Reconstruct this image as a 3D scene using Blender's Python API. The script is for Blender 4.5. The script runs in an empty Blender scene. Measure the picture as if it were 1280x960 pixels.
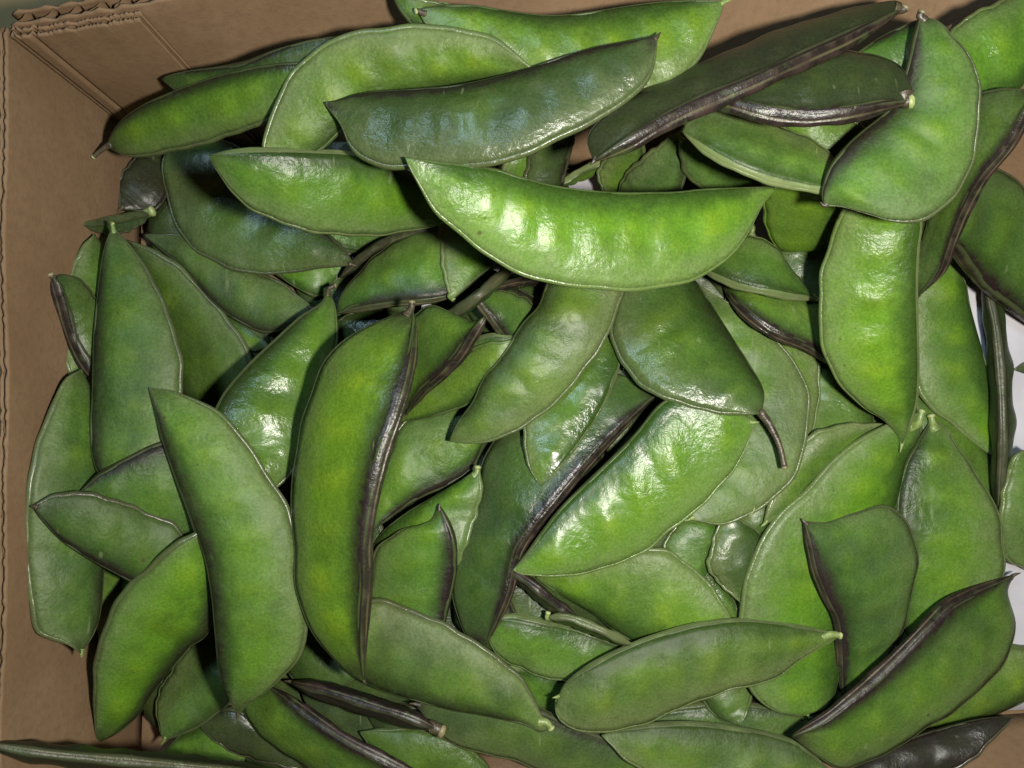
import bpy, bmesh, math, random
import numpy as np
from mathutils import Vector

# ------------------------------------------------------------------ camera, world, lamps, exposure
F = 1065.0          # focal length in photo pixels (1280 wide)
HC = 0.300          # camera height above the box floor (m)
CX, CY = 640.0, 480.0
scene = bpy.context.scene
cam_d = bpy.data.cameras.new('camera')
cam_d.sensor_width = 36.0
cam_d.lens = 36.0 * F / 1280.0
cam_d.clip_start = 0.005
cam_d.clip_end = 20.0
cam = bpy.data.objects.new('camera', cam_d)
cam.location = (0, 0, HC)
cam.rotation_euler = (0, 0, 0)
scene.collection.objects.link(cam)
scene.camera = cam

world = bpy.data.worlds.new('World')
scene.world = world
world.use_nodes = True
bg = world.node_tree.nodes['Background']
bg.inputs['Color'].default_value = (0.80, 0.90, 1.0, 1)
bg.inputs['Strength'].default_value = 0.018

def lamp(name, loc, target, power, size, color, shape='DISK'):
    d = bpy.data.lights.new(name, 'AREA')
    d.shape = shape; d.size = size; d.energy = power; d.color = color
    o = bpy.data.objects.new(name, d)
    o.location = loc
    o.rotation_euler = (Vector(target) - Vector(loc)).to_track_quat('-Z', 'Y').to_euler()
    scene.collection.objects.link(o)
    return o
# the small hard lamp just right of the lens, and the cool daylight from a window up and to the left
lamp('flash_lamp', (0.072, -0.012, 0.318), (0.04, 0.0, 0.0), 1.72, 0.024, (1.0, 0.955, 0.87))
lamp('window_light', (-0.15, 0.23, 0.62), (0.0, 0.05, 0.0), 1.5, 0.13, (0.55, 0.78, 1.0))

vs = scene.view_settings
vs.view_transform = 'Standard'; vs.look = 'None'; vs.exposure = 0.0; vs.gamma = 1.0
vs.use_curve_mapping = False
scene.cycles.max_bounces = 6
scene.cycles.use_denoising = True

# ------------------------------------------------------------------ helpers
def P(px, py, z):
    k = (HC - z) / F
    return Vector(((px - CX) * k, -(py - CY) * k, z))

def link(name, verts, faces, mat, parent=None, attrs=None, smooth=True):
    me = bpy.data.meshes.new(name)
    me.from_pydata([tuple(v) for v in verts], [], faces)
    if attrs is not None:
        a = me.attributes.new('pod', 'FLOAT_VECTOR', 'POINT')
        a.data.foreach_set('vector', np.asarray(attrs, dtype=np.float32).ravel())
    bm = bmesh.new(); bm.from_mesh(me)
    bmesh.ops.recalc_face_normals(bm, faces=bm.faces)
    bm.to_mesh(me); bm.free()
    if smooth:
        me.polygons.foreach_set('use_smooth', [True] * len(me.polygons))
    me.materials.append(mat)
    o = bpy.data.objects.new(name, me)
    scene.collection.objects.link(o)
    if parent is not None:
        o.parent = parent
    return o

# ------------------------------------------------------------------ materials
class NT:
    def __init__(self, name):
        self.m = bpy.data.materials.new(name); self.m.use_nodes = True
        self.t = self.m.node_tree; self.b = self.t.nodes['Principled BSDF']
    def n(self, typ, **kw):
        nd = self.t.nodes.new(typ)
        for k, v in kw.items(): setattr(nd, k, v)
        return nd
    def l(self, a, b): self.t.links.new(a, b)
    def val(self, sock, v):
        if hasattr(v, 'is_output'): self.l(v, sock)
        else: sock.default_value = v
    def math(self, op, a, b=0.0, c=0.0, clamp=False):
        nd = self.n('ShaderNodeMath', operation=op, use_clamp=clamp)
        self.val(nd.inputs[0], a); self.val(nd.inputs[1], b); self.val(nd.inputs[2], c)
        return nd.outputs[0]
    def mix(self, f, a, b):
        nd = self.n('ShaderNodeMix', data_type='RGBA')
        self.val(nd.inputs[0], f)
        self.val(nd.inputs[6], a if hasattr(a, 'is_output') else (*a, 1))
        self.val(nd.inputs[7], b if hasattr(b, 'is_output') else (*b, 1))
        return nd.outputs[2]
    def ramp(self, x, a, b):
        nd = self.n('ShaderNodeMapRange', interpolation_type='SMOOTHSTEP')
        self.val(nd.inputs[0], x); nd.inputs[1].default_value = a; nd.inputs[2].default_value = b
        return nd.outputs[0]
    def noise(self, vec, scale, detail=3.0, rough=0.55):
        nd = self.n('ShaderNodeTexNoise')
        self.l(vec, nd.inputs['Vector']); nd.inputs['Scale'].default_value = scale
        nd.inputs['Detail'].default_value = detail; nd.inputs['Roughness'].default_value = rough
        return nd.outputs['Fac']
    def prop(self, name):
        nd = self.n('ShaderNodeAttribute', attribute_type='OBJECT'); nd.attribute_name = name
        return nd.outputs['Fac']
    def bump(self, h, strength, dist, nrm=None):
        nd = self.n('ShaderNodeBump'); self.l(h, nd.inputs['Height'])
        nd.inputs['Strength'].default_value = strength; nd.inputs['Distance'].default_value = dist
        if nrm is not None: self.l(nrm, nd.inputs['Normal'])
        return nd.outputs[0]

def pod_material(name, kind):
    T = NT(name)
    geo = T.n('ShaderNodeNewGeometry')
    at = T.n('ShaderNodeAttribute', attribute_type='GEOMETRY'); at.attribute_name = 'pod'
    sep = T.n('ShaderNodeSeparateXYZ'); T.l(at.outputs['Vector'], sep.inputs[0])
    s, t, seed = sep.outputs[0], sep.outputs[1], sep.outputs[2]
    pos = geo.outputs['Position']
    vivid, purple, pale, dark = T.prop('vivid'), T.prop('purple'), T.prop('pale'), T.prop('dark')
    nb = T.noise(pos, 42.0, 2.0)           # broad blotches
    nm = T.noise(pos, 190.0, 3.0)          # mottling
    nf = T.noise(pos, 1300.0, 2.0, 0.6)    # pores
    blot = T.ramp(nb, 0.32, 0.68)
    # green of the shell, yellower over each seed, deeper towards the seam
    v = T.math('ADD', vivid, T.math('MULTIPLY', T.math('SUBTRACT', blot, 0.5), 0.5), clamp=True)
    col = T.mix(v, (0.036, 0.070, 0.024), (0.072, 0.168, 0.016))
    yel = T.math('MULTIPLY', T.math('MULTIPLY', T.math('MULTIPLY', seed, 0.75), T.ramp(T.noise(pos, 120.0, 2.0), 0.25, 0.65)), T.math('ADD', vivid, 0.05), clamp=True)
    col = T.mix(yel, col, (0.145, 0.245, 0.020))
    deep = T.math('MULTIPLY', T.math('MAXIMUM', T.ramp(T.math('ADD', s, T.math('MULTIPLY', T.math('SUBTRACT', nm, 0.5), 0.35)), 0.40, 0.05), T.math('MULTIPLY', T.ramp(T.noise(pos, 65.0, 3.0), 0.52, 0.75), 0.6)), 0.85)
    deep = T.math('MAXIMUM', deep, T.math('MULTIPLY', T.math('MAXIMUM', T.ramp(s, 0.72, 1.0), T.math('MAXIMUM', T.ramp(t, 0.22, 0.02), T.ramp(t, 0.78, 0.98))), T.math('MULTIPLY', purple, 0.62)))
    col = T.mix(deep, col, (0.022, 0.052, 0.010))
    # paler, greyer, uneven margin
    edge = T.math('MAXIMUM', T.ramp(T.math('ADD', s, T.math('MULTIPLY', T.math('SUBTRACT', nm, 0.5), 0.25)), 0.50, 1.0), T.math('MULTIPLY', T.math('MAXIMUM', T.ramp(t, 0.16, 0.0), T.ramp(t, 0.84, 1.0)), 0.7))
    edge = T.math('MULTIPLY', edge, T.math('ADD', T.math('MULTIPLY', nm, 0.8), 0.30), clamp=True)
    col = T.mix(T.math('MULTIPLY', T.math('MULTIPLY', edge, pale), T.math('MULTIPLY_ADD', purple, -0.45, 0.95)), col, (0.135, 0.178, 0.075))
    # greyish bloom blotches
    gb = T.math('MULTIPLY', T.ramp(T.noise(pos, 85.0, 5.0, 0.65), 0.50, 0.74), T.math('SUBTRACT', 0.95, vivid), clamp=True)
    col = T.mix(T.math('MULTIPLY', gb, 0.30), col, (0.120, 0.135, 0.080))
    # purple-brown stain towards the seam and the two ends
    pe = T.math('MAXIMUM', T.ramp(s, 0.24, 0.02), T.math('MULTIPLY', T.math('MAXIMUM', T.ramp(t, 0.10, 0.0), T.ramp(t, 0.90, 1.0)), 0.9))
    pe = T.math('MULTIPLY', pe, T.math('ADD', T.math('MULTIPLY', T.ramp(nm, 0.3, 0.7), 0.8), 0.45), clamp=True)
    pe = T.math('MAXIMUM', pe, T.math('MULTIPLY', T.ramp(T.math('ADD', s, T.math('MULTIPLY', T.math('SUBTRACT', nm, 0.5), 0.16)), 0.93, 1.03), 0.6))
    pe = T.math('MULTIPLY', pe, purple)
    pe = T.math('MAXIMUM', pe, T.math('MULTIPLY', T.ramp(T.math('ADD', s, T.math('MULTIPLY', T.math('SUBTRACT', nm, 0.5), 0.22)), 0.13, 0.03), T.ramp(purple, 0.45, 1.0)))
    pe = T.math('MAXIMUM', pe, T.math('MULTIPLY', T.math('ADD', T.math('MULTIPLY', nm, 0.25), 0.82), dark, clamp=True))  # dark skin overall; on buried pods this includes painted gap shade
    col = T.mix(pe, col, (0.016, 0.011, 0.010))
    # pores and tiny scars
    sp = T.math('MULTIPLY_ADD', nf, 0.95, 0.525)
    oi = T.n('ShaderNodeObjectInfo'); rnd = oi.outputs['Random']
    hs = T.n('ShaderNodeHueSaturation'); T.l(col, hs.inputs['Color']); T.l(T.math('MULTIPLY', sp, T.math('MULTIPLY_ADD', rnd, 0.28, 0.82)), hs.inputs['Value'])
    T.l(T.math('MULTIPLY_ADD', T.math('FRACT', T.math('MULTIPLY', rnd, 7.3)), 0.018, 0.479), hs.inputs['Hue'])
    hs.inputs['Saturation'].default_value = 1.03
    col = hs.outputs[0]
    vor = T.n('ShaderNodeTexVoronoi'); T.l(pos, vor.inputs['Vector']); vor.inputs['Scale'].default_value = 95.0
    scar = T.math('MULTIPLY', T.ramp(vor.outputs['Distance'], 0.085, 0.03), T.ramp(nb, 0.5, 0.62))
    col = T.mix(T.math('MULTIPLY', scar, 0.75), col, (0.05, 0.035, 0.015))
    v2 = T.n('ShaderNodeTexVoronoi'); T.l(pos, v2.inputs['Vector']); v2.inputs['Scale'].default_value = 260.0
    dots = T.math('MULTIPLY', T.ramp(v2.outputs['Distance'], 0.13, 0.05), T.ramp(T.noise(pos, 48.0, 2.0), 0.54, 0.66))
    col = T.mix(T.math('MULTIPLY', dots, 0.8), col, (0.045, 0.04, 0.018))
    mp = T.n('ShaderNodeMapping'); T.l(pos, mp.inputs[0]); mp.inputs['Rotation'].default_value = (0.2, 0.1, 0.7); mp.inputs['Scale'].default_value = (1, 0.12, 1)
    scr = T.math('MULTIPLY', T.ramp(T.noise(mp.outputs[0], 480.0, 1.0), 0.70, 0.76), T.ramp(T.noise(pos, 38.0, 1.0), 0.52, 0.62))
    col = T.mix(T.math('MULTIPLY', scr, 0.35), col, (0.17, 0.20, 0.10))
    if kind == 'seam':
        at_line = T.ramp(T.math('ABSOLUTE', T.math('SUBTRACT', s, 0.36)), 0.10, 0.02)
        green = T.mix(nm, (0.105, 0.155, 0.050), (0.19, 0.235, 0.095))
        drk = T.mix(T.ramp(nm, 0.35, 0.7), (0.010, 0.008, 0.007), (0.034, 0.022, 0.018))
        col = T.mix(T.math('MULTIPLY', T.math('ADD', T.math('MULTIPLY', T.ramp(nm, 0.25, 0.55), 0.35), 0.8, clamp=True), purple), green, drk)
        col = T.mix(T.math('MULTIPLY', T.ramp(T.math('ADD', s, T.math('MULTIPLY', T.math('SUBTRACT', nm, 0.5), 0.7)), 0.62, 0.98), 0.85), col, T.mix(vivid, (0.040, 0.046, 0.022), (0.045, 0.075, 0.018)))
        col = T.mix(T.math('MULTIPLY', T.math('MULTIPLY', at_line, T.ramp(T.noise(pos, 90.0, 3.0), 0.35, 0.6)), 0.55), col, (0.105, 0.100, 0.042))
    if kind == 'rim':
        pal = T.mix(nm, (0.125, 0.165, 0.050), (0.185, 0.225, 0.085))
        drk = T.mix(nm, (0.085, 0.080, 0.045), (0.030, 0.026, 0.018))
        col = T.mix(T.prop('rim_dark'), T.mix(T.math('MULTIPLY_ADD', pale, 0.16, 0.02), col, pal), drk)
    T.l(col, T.b.inputs['Base Color'])
    # fine pebbled skin breaks the highlights up
    rough = T.math('MULTIPLY_ADD', nm, 0.16, 0.20 if kind != 'seam' else 0.20)
    T.val(T.b.inputs['Roughness'], T.math('ADD', rough, T.math('MULTIPLY', T.prop('matt'), 0.25 if kind == 'rim' else 1.0)))
    T.val(T.b.inputs['Specular IOR Level'], T.math('MAXIMUM', T.math('MULTIPLY_ADD', T.prop('matt'), -0.85 if kind != 'rim' else 0.0, 0.33 if kind != 'rim' else 0.5), 0.10))
    T.b.inputs['Sheen Weight'].default_value = 0.0
    # leathery, cracked relief in patches
    patch = T.ramp(T.noise(pos, 70.0, 2.0), 0.36, 0.62)
    rel = T.math('MULTIPLY', T.noise(pos, 560.0, 3.0, 0.62), T.math('MULTIPLY_ADD', patch, 0.8, 0.2))
    n1 = T.bump(T.noise(pos, 1500.0, 2.0, 0.6), 0.08 if kind != 'seam' else 0.15, 0.0005)
    n2 = T.bump(rel, 0.27 if kind != 'seam' else 0.16, 0.0013, n1)
    n3 = T.bump(T.noise(pos, 95.0, 2.0), 0.19, 0.0040, n2)
    T.l(n3, T.b.inputs['Normal'])
    return T.m

M_SHELL = pod_material('pod_skin', 'shell')
M_SEAM = pod_material('pod_seam', 'seam')
M_RIM = pod_material('pod_rim', 'rim')

def stem_material(name, c0, c1):
    T = NT(name)
    geo = T.n('ShaderNodeNewGeometry'); pos = geo.outputs['Position']
    nm = T.noise(pos, 420.0, 3.0)
    T.l(T.mix(T.ramp(nm, 0.3, 0.7), c0, c1), T.b.inputs['Base Color'])
    T.b.inputs['Roughness'].default_value = 0.42
    T.l(T.bump(nm, 0.5, 0.001), T.b.inputs['Normal'])
    return T.m
M_STEM_G = stem_material('stem_green', (0.105, 0.155, 0.038), (0.19, 0.25, 0.075))
M_STEM_D = stem_material('stem_dark', (0.030, 0.022, 0.016), (0.075, 0.062, 0.035))
M_CUT = stem_material('stem_cut_end', (0.24, 0.29, 0.10), (0.38, 0.41, 0.18))
M_CUTB = stem_material('stem_cut_end_brown', (0.12, 0.11, 0.05), (0.24, 0.21, 0.11))

def card_material():
    T = NT('kraft_cardboard')
    geo = T.n('ShaderNodeNewGeometry'); pos = geo.outputs['Position']
    big = T.noise(pos, 26.0, 5.0, 0.6); fib = T.noise(pos, 480.0, 4.0, 0.7)
    col = T.mix(T.ramp(big, 0.28, 0.74), (0.160, 0.099, 0.053), (0.208, 0.137, 0.079))
    col = T.mix(T.math('MULTIPLY', T.ramp(fib, 0.40, 0.75), 0.5), col, (0.125, 0.078, 0.044))
    stain = T.math('MULTIPLY', T.ramp(T.noise(pos, 14.0, 3.0), 0.55, 0.72), 0.35)
    col = T.mix(stain, col, (0.105, 0.062, 0.036))
    T.l(col, T.b.inputs['Base Color'])
    T.b.inputs['Roughness'].default_value = 0.82
    T.b.inputs['Specular IOR Level'].default_value = 0.2
    n1 = T.bump(fib, 0.25, 0.0006)
    wv = T.n('ShaderNodeTexWave', wave_type='BANDS', bands_direction='X')
    T.l(pos, wv.inputs['Vector']); wv.inputs['Scale'].default_value = 36.0; wv.inputs['Distortion'].default_value = 1.5
    T.l(T.bump(wv.outputs['Fac'], 0.05, 0.001, n1), T.b.inputs['Normal'])
    return T.m
M_CARD = card_material()

def simple_mat(name, c0, c1, scale, rough, bump=0.2):
    T = NT(name)
    geo = T.n('ShaderNodeNewGeometry'); pos = geo.outputs['Position']
    nz = T.noise(pos, scale, 4.0)
    T.l(T.mix(T.ramp(nz, 0.3, 0.7), c0, c1), T.b.inputs['Base Color'])
    T.b.inputs['Roughness'].default_value = rough
    T.l(T.bump(nz, bump, 0.001), T.b.inputs['Normal'])
    return T.m
M_PAPER = simple_mat('white_paper', (0.37, 0.36, 0.39), (0.44, 0.43, 0.46), 60.0, 0.6)
M_TABLE = simple_mat('tan_tabletop', (0.30, 0.215, 0.085), (0.36, 0.26, 0.11), 30.0, 0.6)

# ------------------------------------------------------------------ the box (foot at z = 0, rim at ZR), corners given where they stand
ZR = 0.072
FOOT = [P(178, 168, 0), P(1420, 262, 0), P(1420, 884, 0), P(178, 962, 0)]
RIM = [P(10, 33, ZR), P(1560, -220, ZR), P(1560, 1230, ZR), P(2, 1130, ZR)]
WALLS = [(0, 1), (1, 2), (2, 3), (3, 0)]
TH = 0.0042

def panel(name, a0, a1, b0, b1, parent, bow=0.0, inset=0.0, nu=240, nv=14, seed=0, rough=0.0005, crease=None, th=TH, ragged=0.0012):
    """one corrugated sheet: inner liner, outer liner, fluted core between, ragged cut rim"""
    rnd = random.Random(seed)
    nrm = (a1 - a0).cross(b0 - a0).normalized()
    cen = Vector((0.02, 0, 0.03))
    if nrm.dot(cen - a0) < 0: nrm = -nrm      # points into the box
    rag = [rnd.uniform(-1, 1) for _ in range(nu + 1)]
    rag = [rag[i] * 0.6 + 0.4 * rag[max(0, i - 1)] for i in range(nu + 1)]
    ph = [rnd.uniform(0, 6.28) for _ in range(6)]
    def pt(u, v, d, i):
        p = (a0.lerp(a1, u)).lerp(b0.lerp(b1, u), v)
        p = p + nrm * (inset - bow * math.sin(math.pi * u) * v)
        w = math.sin(u * 9 + ph[0]) * math.sin(v * 4 + ph[1]) + 0.5 * math.sin(u * 23 + ph[2] + 2 * v)
        p = p + nrm * (rough * w)
        if crease:
            for (uc, wd, dp) in crease:
                p = p - nrm * (dp * math.exp(-((u - uc) / wd) ** 2))
        if v > 0.999:
            p = p + Vector((0, 0, ragged * rag[i]))
        return p + nrm * d
    out = []
    lt = 0.0007
    for (nm_, d0, d1, par) in (('inner_liner', 0.0, -lt, None), ('outer_liner', -th + lt, -th, None)):
        vv, ff = [], []
        for d in (d0, d1):
            for j in range(nv + 1):
                for i in range(nu + 1):
                    vv.append(pt(i / nu, (1.0 if j == nv else 0.985 * j / (nv - 1)), d, i))
        N = (nu + 1) * (nv + 1); W = nu + 1
        for j in range(nv):
            for i in range(nu):
                a = j * W + i
                ff.append((a, a + 1, a + W + 1, a + W)); ff.append((N + a, N + a + W, N + a + W + 1, N + a + 1))
        for i in range(nu):
            ff.append((i, i + 1, N + i + 1, N + i)); a = nv * W + i; ff.append((a, a + 1, N + a + 1, N + a))
        for j in range(nv):
            ff.append((j * W, (j + 1) * W, N + (j + 1) * W, N + j * W)); a = j * W + nu; ff.append((a, a + W, N + a + W, N + a))
        out.append((nm_, vv, ff))
    p_in = link(name, out[0][1], out[0][2], M_CARD, parent)
    link('outer_liner', out[1][1], out[1][2], M_CARD, p_in)
    # fluted core: a wave sheet between the liners
    L = (b1 - b0).length; nw = max(8, int(L / 0.0065)); K = nw * 8
    vv, ff = [], []
    for k in range(K + 1):
        u = k / K; mid = -th / 2 + (th / 2 - lt) * math.sin(2 * math.pi * u * nw)
        for v in (0.0, 0.994):
            p = pt(u, v, mid, 0); vv.append(p + Vector((0, 0, 0.0008 * rnd.uniform(-1, 0.6) if v > 0.5 else 0)))
    for k in range(K):
        ff.append((2 * k, 2 * k + 2, 2 * k + 3, 2 * k + 1))
    link('fluted_core', vv, ff, M_CARD, p_in)
    return p_in

table = link('tabletop', [(-3, -3, -0.012), (3, -3, -0.012), (3, 3, -0.012), (-3, 3, -0.012)], [(0, 1, 2, 3)], M_TABLE)
table['kind'] = 'structure'

def thing(name, label, cat, loc=(0, 0, 0), group=None):
    o = bpy.data.objects.new(name, None); scene.collection.objects.link(o)
    o.empty_display_size = 0.01
    o['label'] = label; o['category'] = cat
    if group: o['group'] = group
    return o

box = thing('cardboard_box', 'open brown corrugated cardboard box holding the whole heap of bean pods', 'box')
panel('side_panel', FOOT[0], FOOT[1], RIM[0], RIM[1], box, bow=0.002, seed=1, rough=0.0007)
panel('side_panel', FOOT[1], FOOT[2], RIM[1], RIM[2], box, seed=2)
panel('side_panel', FOOT[2], FOOT[3], RIM[2], RIM[3], box, seed=3)
panel('side_panel', FOOT[3], FOOT[0], RIM[3], RIM[0], box, bow=0.0, seed=4, rough=0.0008, ragged=0.0007, th=0.0022)
# corner flap folded in from the left panel and lying on the far panel
fe = 0.105
panel('corner_flap', FOOT[0].lerp(FOOT[1], 0.004), FOOT[0].lerp(FOOT[1], fe * 1.15), RIM[0].lerp(RIM[1], 0.002) - Vector((0, 0, 0.0008)), RIM[0].lerp(RIM[1], fe) - Vector((0, 0, 0.0015)),
      box, inset=0.0034, nu=90, seed=5, rough=0.0001, crease=[(0.02, 0.02, 0.0016), (0.16, 0.018, 0.0011)], th=0.0026, ragged=0.0008)
bp = [FOOT[0] + Vector((-.01, .01, 0)), FOOT[1] + Vector((.01, .01, 0)), FOOT[2] + Vector((.01, -.01, 0)), FOOT[3] + Vector((-.01, -.01, 0))]
vb = [v + Vector((0, 0, -0.001)) for v in bp] + [v + Vector((0, 0, -0.005)) for v in bp]
link('bottom_panel', vb, [(0, 1, 2, 3), (4, 7, 6, 5), (0, 4, 5, 1), (1, 5, 6, 2), (2, 6, 7, 3), (3, 7, 4, 0)], M_CARD, box, smooth=False)

# white paper on the box floor, slightly cockled
pv, pf = [], []
A, B, C_, D = P(430, 196, 0), P(1405, 272, 0), P(1405, 876, 0), P(430, 940, 0)
for j in range(25):
    for i in range(41):
        u, v = i / 40, j / 24
        q = A.lerp(B, u).lerp(D.lerp(C_, u), v)
        q.z = 0.0012 + 0.0008 * math.sin(u * 17 + v * 5) * math.sin(v * 11 - u * 3)
        pv.append(q)
for j in range(24):
    for i in range(40):
        a = j * 41 + i; pf.append((a, a + 1, a + 42, a + 41))
n0 = len(pv)
paper = link('paper_sheet', pv, pf, M_PAPER)
sol = paper.modifiers.new('thickness', 'SOLIDIFY'); sol.thickness = 0.0003; sol.offset = -1
paper['label'] = 'white paper sheet lining the box floor, showing in gaps at right edge'
paper['category'] = 'paper'

# ------------------------------------------------------------------ the pods
# each: layer in the heap, seam edge, belly edge (stem end first), look, label
PODS = []
def pod(layer, S, B, label, **k):
    PODS.append(dict(layer=layer, S=S, B=B, label=label, **k))

# ---- upper left
pod(14, [(134,183),(148,158),(179,134),(220,115),(275,96),(327,84),(378,80),(430,84)],
        [(134,183),(158,192),(192,191),(241,180),(292,165),(344,143),(392,118),(430,84)],
    'green pod with bent dark stalk at its left end, highest by the upper left corner', matt=0.02, d=-3, vivid=.5, purple=.8, pale=.8,
    stem=[(124,190),(117,196)], stem_r=0.9, stem_kind='dg')
pod(9, [(203,99),(222,93),(299,81),(344,65),(390,52),(440,45)], [(203,99),(232,114),(300,116),(380,100),(425,75),(440,45)],
    'dark green pod mostly hidden behind the stalked pod near the upper left wall', vivid=.35, purple=.9, pale=.3, dark=0.5)
pod(16, [(345,215),(395,190),(430,160),(470,130),(540,112),(610,98),(668,88)],
        [(345,215),(331,188),(340,150),(360,105),(390,70),(430,48),(480,38),(530,35),(580,40),(625,55),(668,88)],
    'pale lime green pod arching over behind the dark glossy pod at top', matt=0.16, vivid=.75, purple=.3, pale=1.0, d=-2)
pod(22, [(405,128),(421,127),(452,119),(503,115),(565,110),(613,101),(661,88),(702,74),(744,62),(788,53),(822,45)],
        [(405,128),(424,151),(437,179),(455,196),(482,206),(510,208),(555,207),(592,206),(634,199),(675,182),(709,167),(744,148),(778,127),(803,106),(816,79),(822,45)],
    'dark bluish sheened pod with pale lower edge, lying above the large centre pod', dark=0.22, matt=0.03, vivid=.05, purple=0.9, pale=.9, d=1, beak=[(826,40)], H=4.4, rim_pale=1)
pod(19, [(262,194),(292,190),(344,189),(400,191),(441,194),(485,205),(540,235),(585,262)],
        [(262,194),(271,210),(292,237),(316,258),(351,275),(395,287),(434,291),(479,290),(513,285),(548,278),(585,262)],
    'green pod tucked under the left tip of the large centre pod', matt=0.07, vivid=.7, purple=.4, pale=1.0, d=1)
pod(24, [(507,197),(524,200),(548,204),(579,208),(620,213),(648,222),(682,232),(716,238),(761,242),(840,242),(874,239),(926,236),(972,233)],
        [(507,197),(513,210),(527,234),(548,265),(579,292),(606,315),(640,334),(680,348),(730,357),(780,360),(835,354),(872,345),(905,323),(931,292),(951,256),(972,233)],
    'large bright green smiling pod lying across the centre, topmost of the heap', matt=0.06, vivid=1.0, purple=.15, pale=.8, d=0, H=4.6, beak=[(977,229)], rim_pale=1)
pod(12, [(240,170),(290,180),(320,205),(360,245),(400,285),(430,312),(442,331)],
        [(240,170),(212,190),(205,212),(210,240),(218,268),(241,308),(275,327),(309,339),(344,341),(388,335),(442,331)],
    'greyish glossy pod below the stalked upper left pod, blue sheen along lower edge', dark=0.15, matt=0.04, vivid=.12, purple=.7, pale=.8, d=-1, beak=[(446,332)])
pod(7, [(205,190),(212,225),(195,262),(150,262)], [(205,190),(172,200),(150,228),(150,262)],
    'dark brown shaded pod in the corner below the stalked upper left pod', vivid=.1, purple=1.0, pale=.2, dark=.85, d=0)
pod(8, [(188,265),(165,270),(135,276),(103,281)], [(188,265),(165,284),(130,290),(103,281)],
    'short olive pod with round pale stub against the left wall', vivid=.15, purple=.5, pale=.4, dark=.4, d=5, sw=2.0, stem=[(172,270),(190,264)], stem_back=1, stem_r=2.6, stem_kind='gg', nobeak=1)
pod(15, [(141,283),(132,310),(125,362),(120,413),(118,482),(115,533),(118,571),(130,597),(160,606)],
        [(141,283),(162,310),(186,344),(206,389),(220,430),(225,470),(221,520),(203,565),(160,606)],
    'tall upright green pod with pointed top standing beside the left wall', matt=0.18, dark=0.08, vivid=.45, purple=.7, pale=.9, d=-3, stem=[(139,278),(141,280)], stem_r=.9, stem_kind='gg')
pod(13, [(158,300),(175,345),(195,400),(210,450),(230,495),(275,522)],
        [(158,300),(172,306),(199,318),(234,344),(268,382),(292,410),(309,441),(315,472),(305,502),(275,522)],
    'grey green pod just right of the tall upright pod, leaning the same way', matt=0.2, vivid=.35, purple=.8, pale=1.0, d=-2)
pod(10, [(180,294),(225,332),(265,375),(300,402),(335,415),(365,405),(391,385)], [(180,294),(230,298),(270,318),(310,338),(350,355),(391,385)],
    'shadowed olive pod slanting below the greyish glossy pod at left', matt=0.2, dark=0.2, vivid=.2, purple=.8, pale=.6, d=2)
pod(6, [(338,433),(325,420),(305,405),(285,395),(255,390)], [(338,433),(315,436),(290,430),(265,415),(255,390)],
    'sliver of pale pod showing behind the shadowed olive pod at left', vivid=.4, purple=.3, pale=1.0)
pod(17, [(410,362),(402,379),(378,396),(344,427),(309,461),(278,500),(262,550),(275,600),(310,625)],
        [(410,362),(417,389),(419,423),(408,480),(388,540),(364,588),(340,612),(310,625)],
    'glossy green pod with a dried flower end, left of the long seam pod', matt=-0.02, vivid=.5, purple=.5, pale=.6, d=2, H=5.6, stem=[(411,360),(419,357)], stem_r=1.0, stem_kind='bb')
pod(21, [(186,485),(196,516),(206,551),(220,592),(237,637),(246,664),(259,699),(267,743),(271,785),(276,836),(285,869),(297,894)],
        [(186,485),(213,490),(248,503),(275,520),(303,551),(327,585),(345,613),(359,640),(368,682),(371,723),(381,774),(372,819),(346,850),(311,878),(297,894)],
    'large smooth green pod with pointed top, front of the left side', matt=0.19, vivid=.55, purple=.75, pale=1.0, d=-1, H=4.6, beak=[(296,900)])
pod(23, [(514,386),(518,400),(516,440),(508,480),(495,522),(481,562),(470,605),(463,640),(458,682),(458,723),(455,767),(454,812),(455,851)],
        [(514,386),(503,391),(469,406),(434,427),(414,446),(400,470),(385,516),(373,568),(368,619),(370,660),(371,690),(374,733),(386,774),(407,807),(440,842),(455,851)],
    'long bright green pod with a broad shiny dark seam down its right side', matt=0.05, vivid=.95, purple=.95, pale=.8, d=13, sw=2.21, H=4.6, stem=[(515,378)], stem_r=1.3, stem_kind='dd')
pod(16, [(98,617),(127,592),(165,571),(205,553),(240,560),(275,600)], [(98,617),(140,640),(190,662),(235,668),(265,645),(275,600)],
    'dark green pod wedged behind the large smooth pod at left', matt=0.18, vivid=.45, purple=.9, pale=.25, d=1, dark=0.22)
pod(18, [(41,633),(55,651),(79,675),(110,695),(138,711),(170,727),(210,728),(245,705)], [(41,633),(62,623),(89,618),(120,621),(157,632),(193,647),(222,662),(245,705)],
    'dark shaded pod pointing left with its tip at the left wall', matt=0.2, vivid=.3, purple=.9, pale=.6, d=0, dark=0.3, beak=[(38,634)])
pod(19, [(262,652),(268,700),(262,782),(237,806),(213,834),(189,864),(172,891),(146,914),(121,928)],
        [(262,652),(246,666),(220,682),(193,706),(165,730),(142,764),(127,802),(120,843),(119,884),(121,928)],
    'curved bright green pod at lower left with its dark seam to the right', matt=0.14, vivid=.85, purple=.8, pale=.9, d=-7, H=4.6)
pod(11, [(102,462),(116,500),(126,560),(130,640),(127,720),(121,775),(102,817)],
        [(102,462),(83,476),(65,513),(52,547),(41,585),(36,626),(33,660),(35,705),(40,750),(48,785),(62,797),(86,805),(102,817)],
    'pale edged pod leaning against the left wall, leftmost of the large pods', matt=0.18, vivid=.35, purple=.6, pale=1.0, d=-10, beak=[(102,822)])
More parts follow.
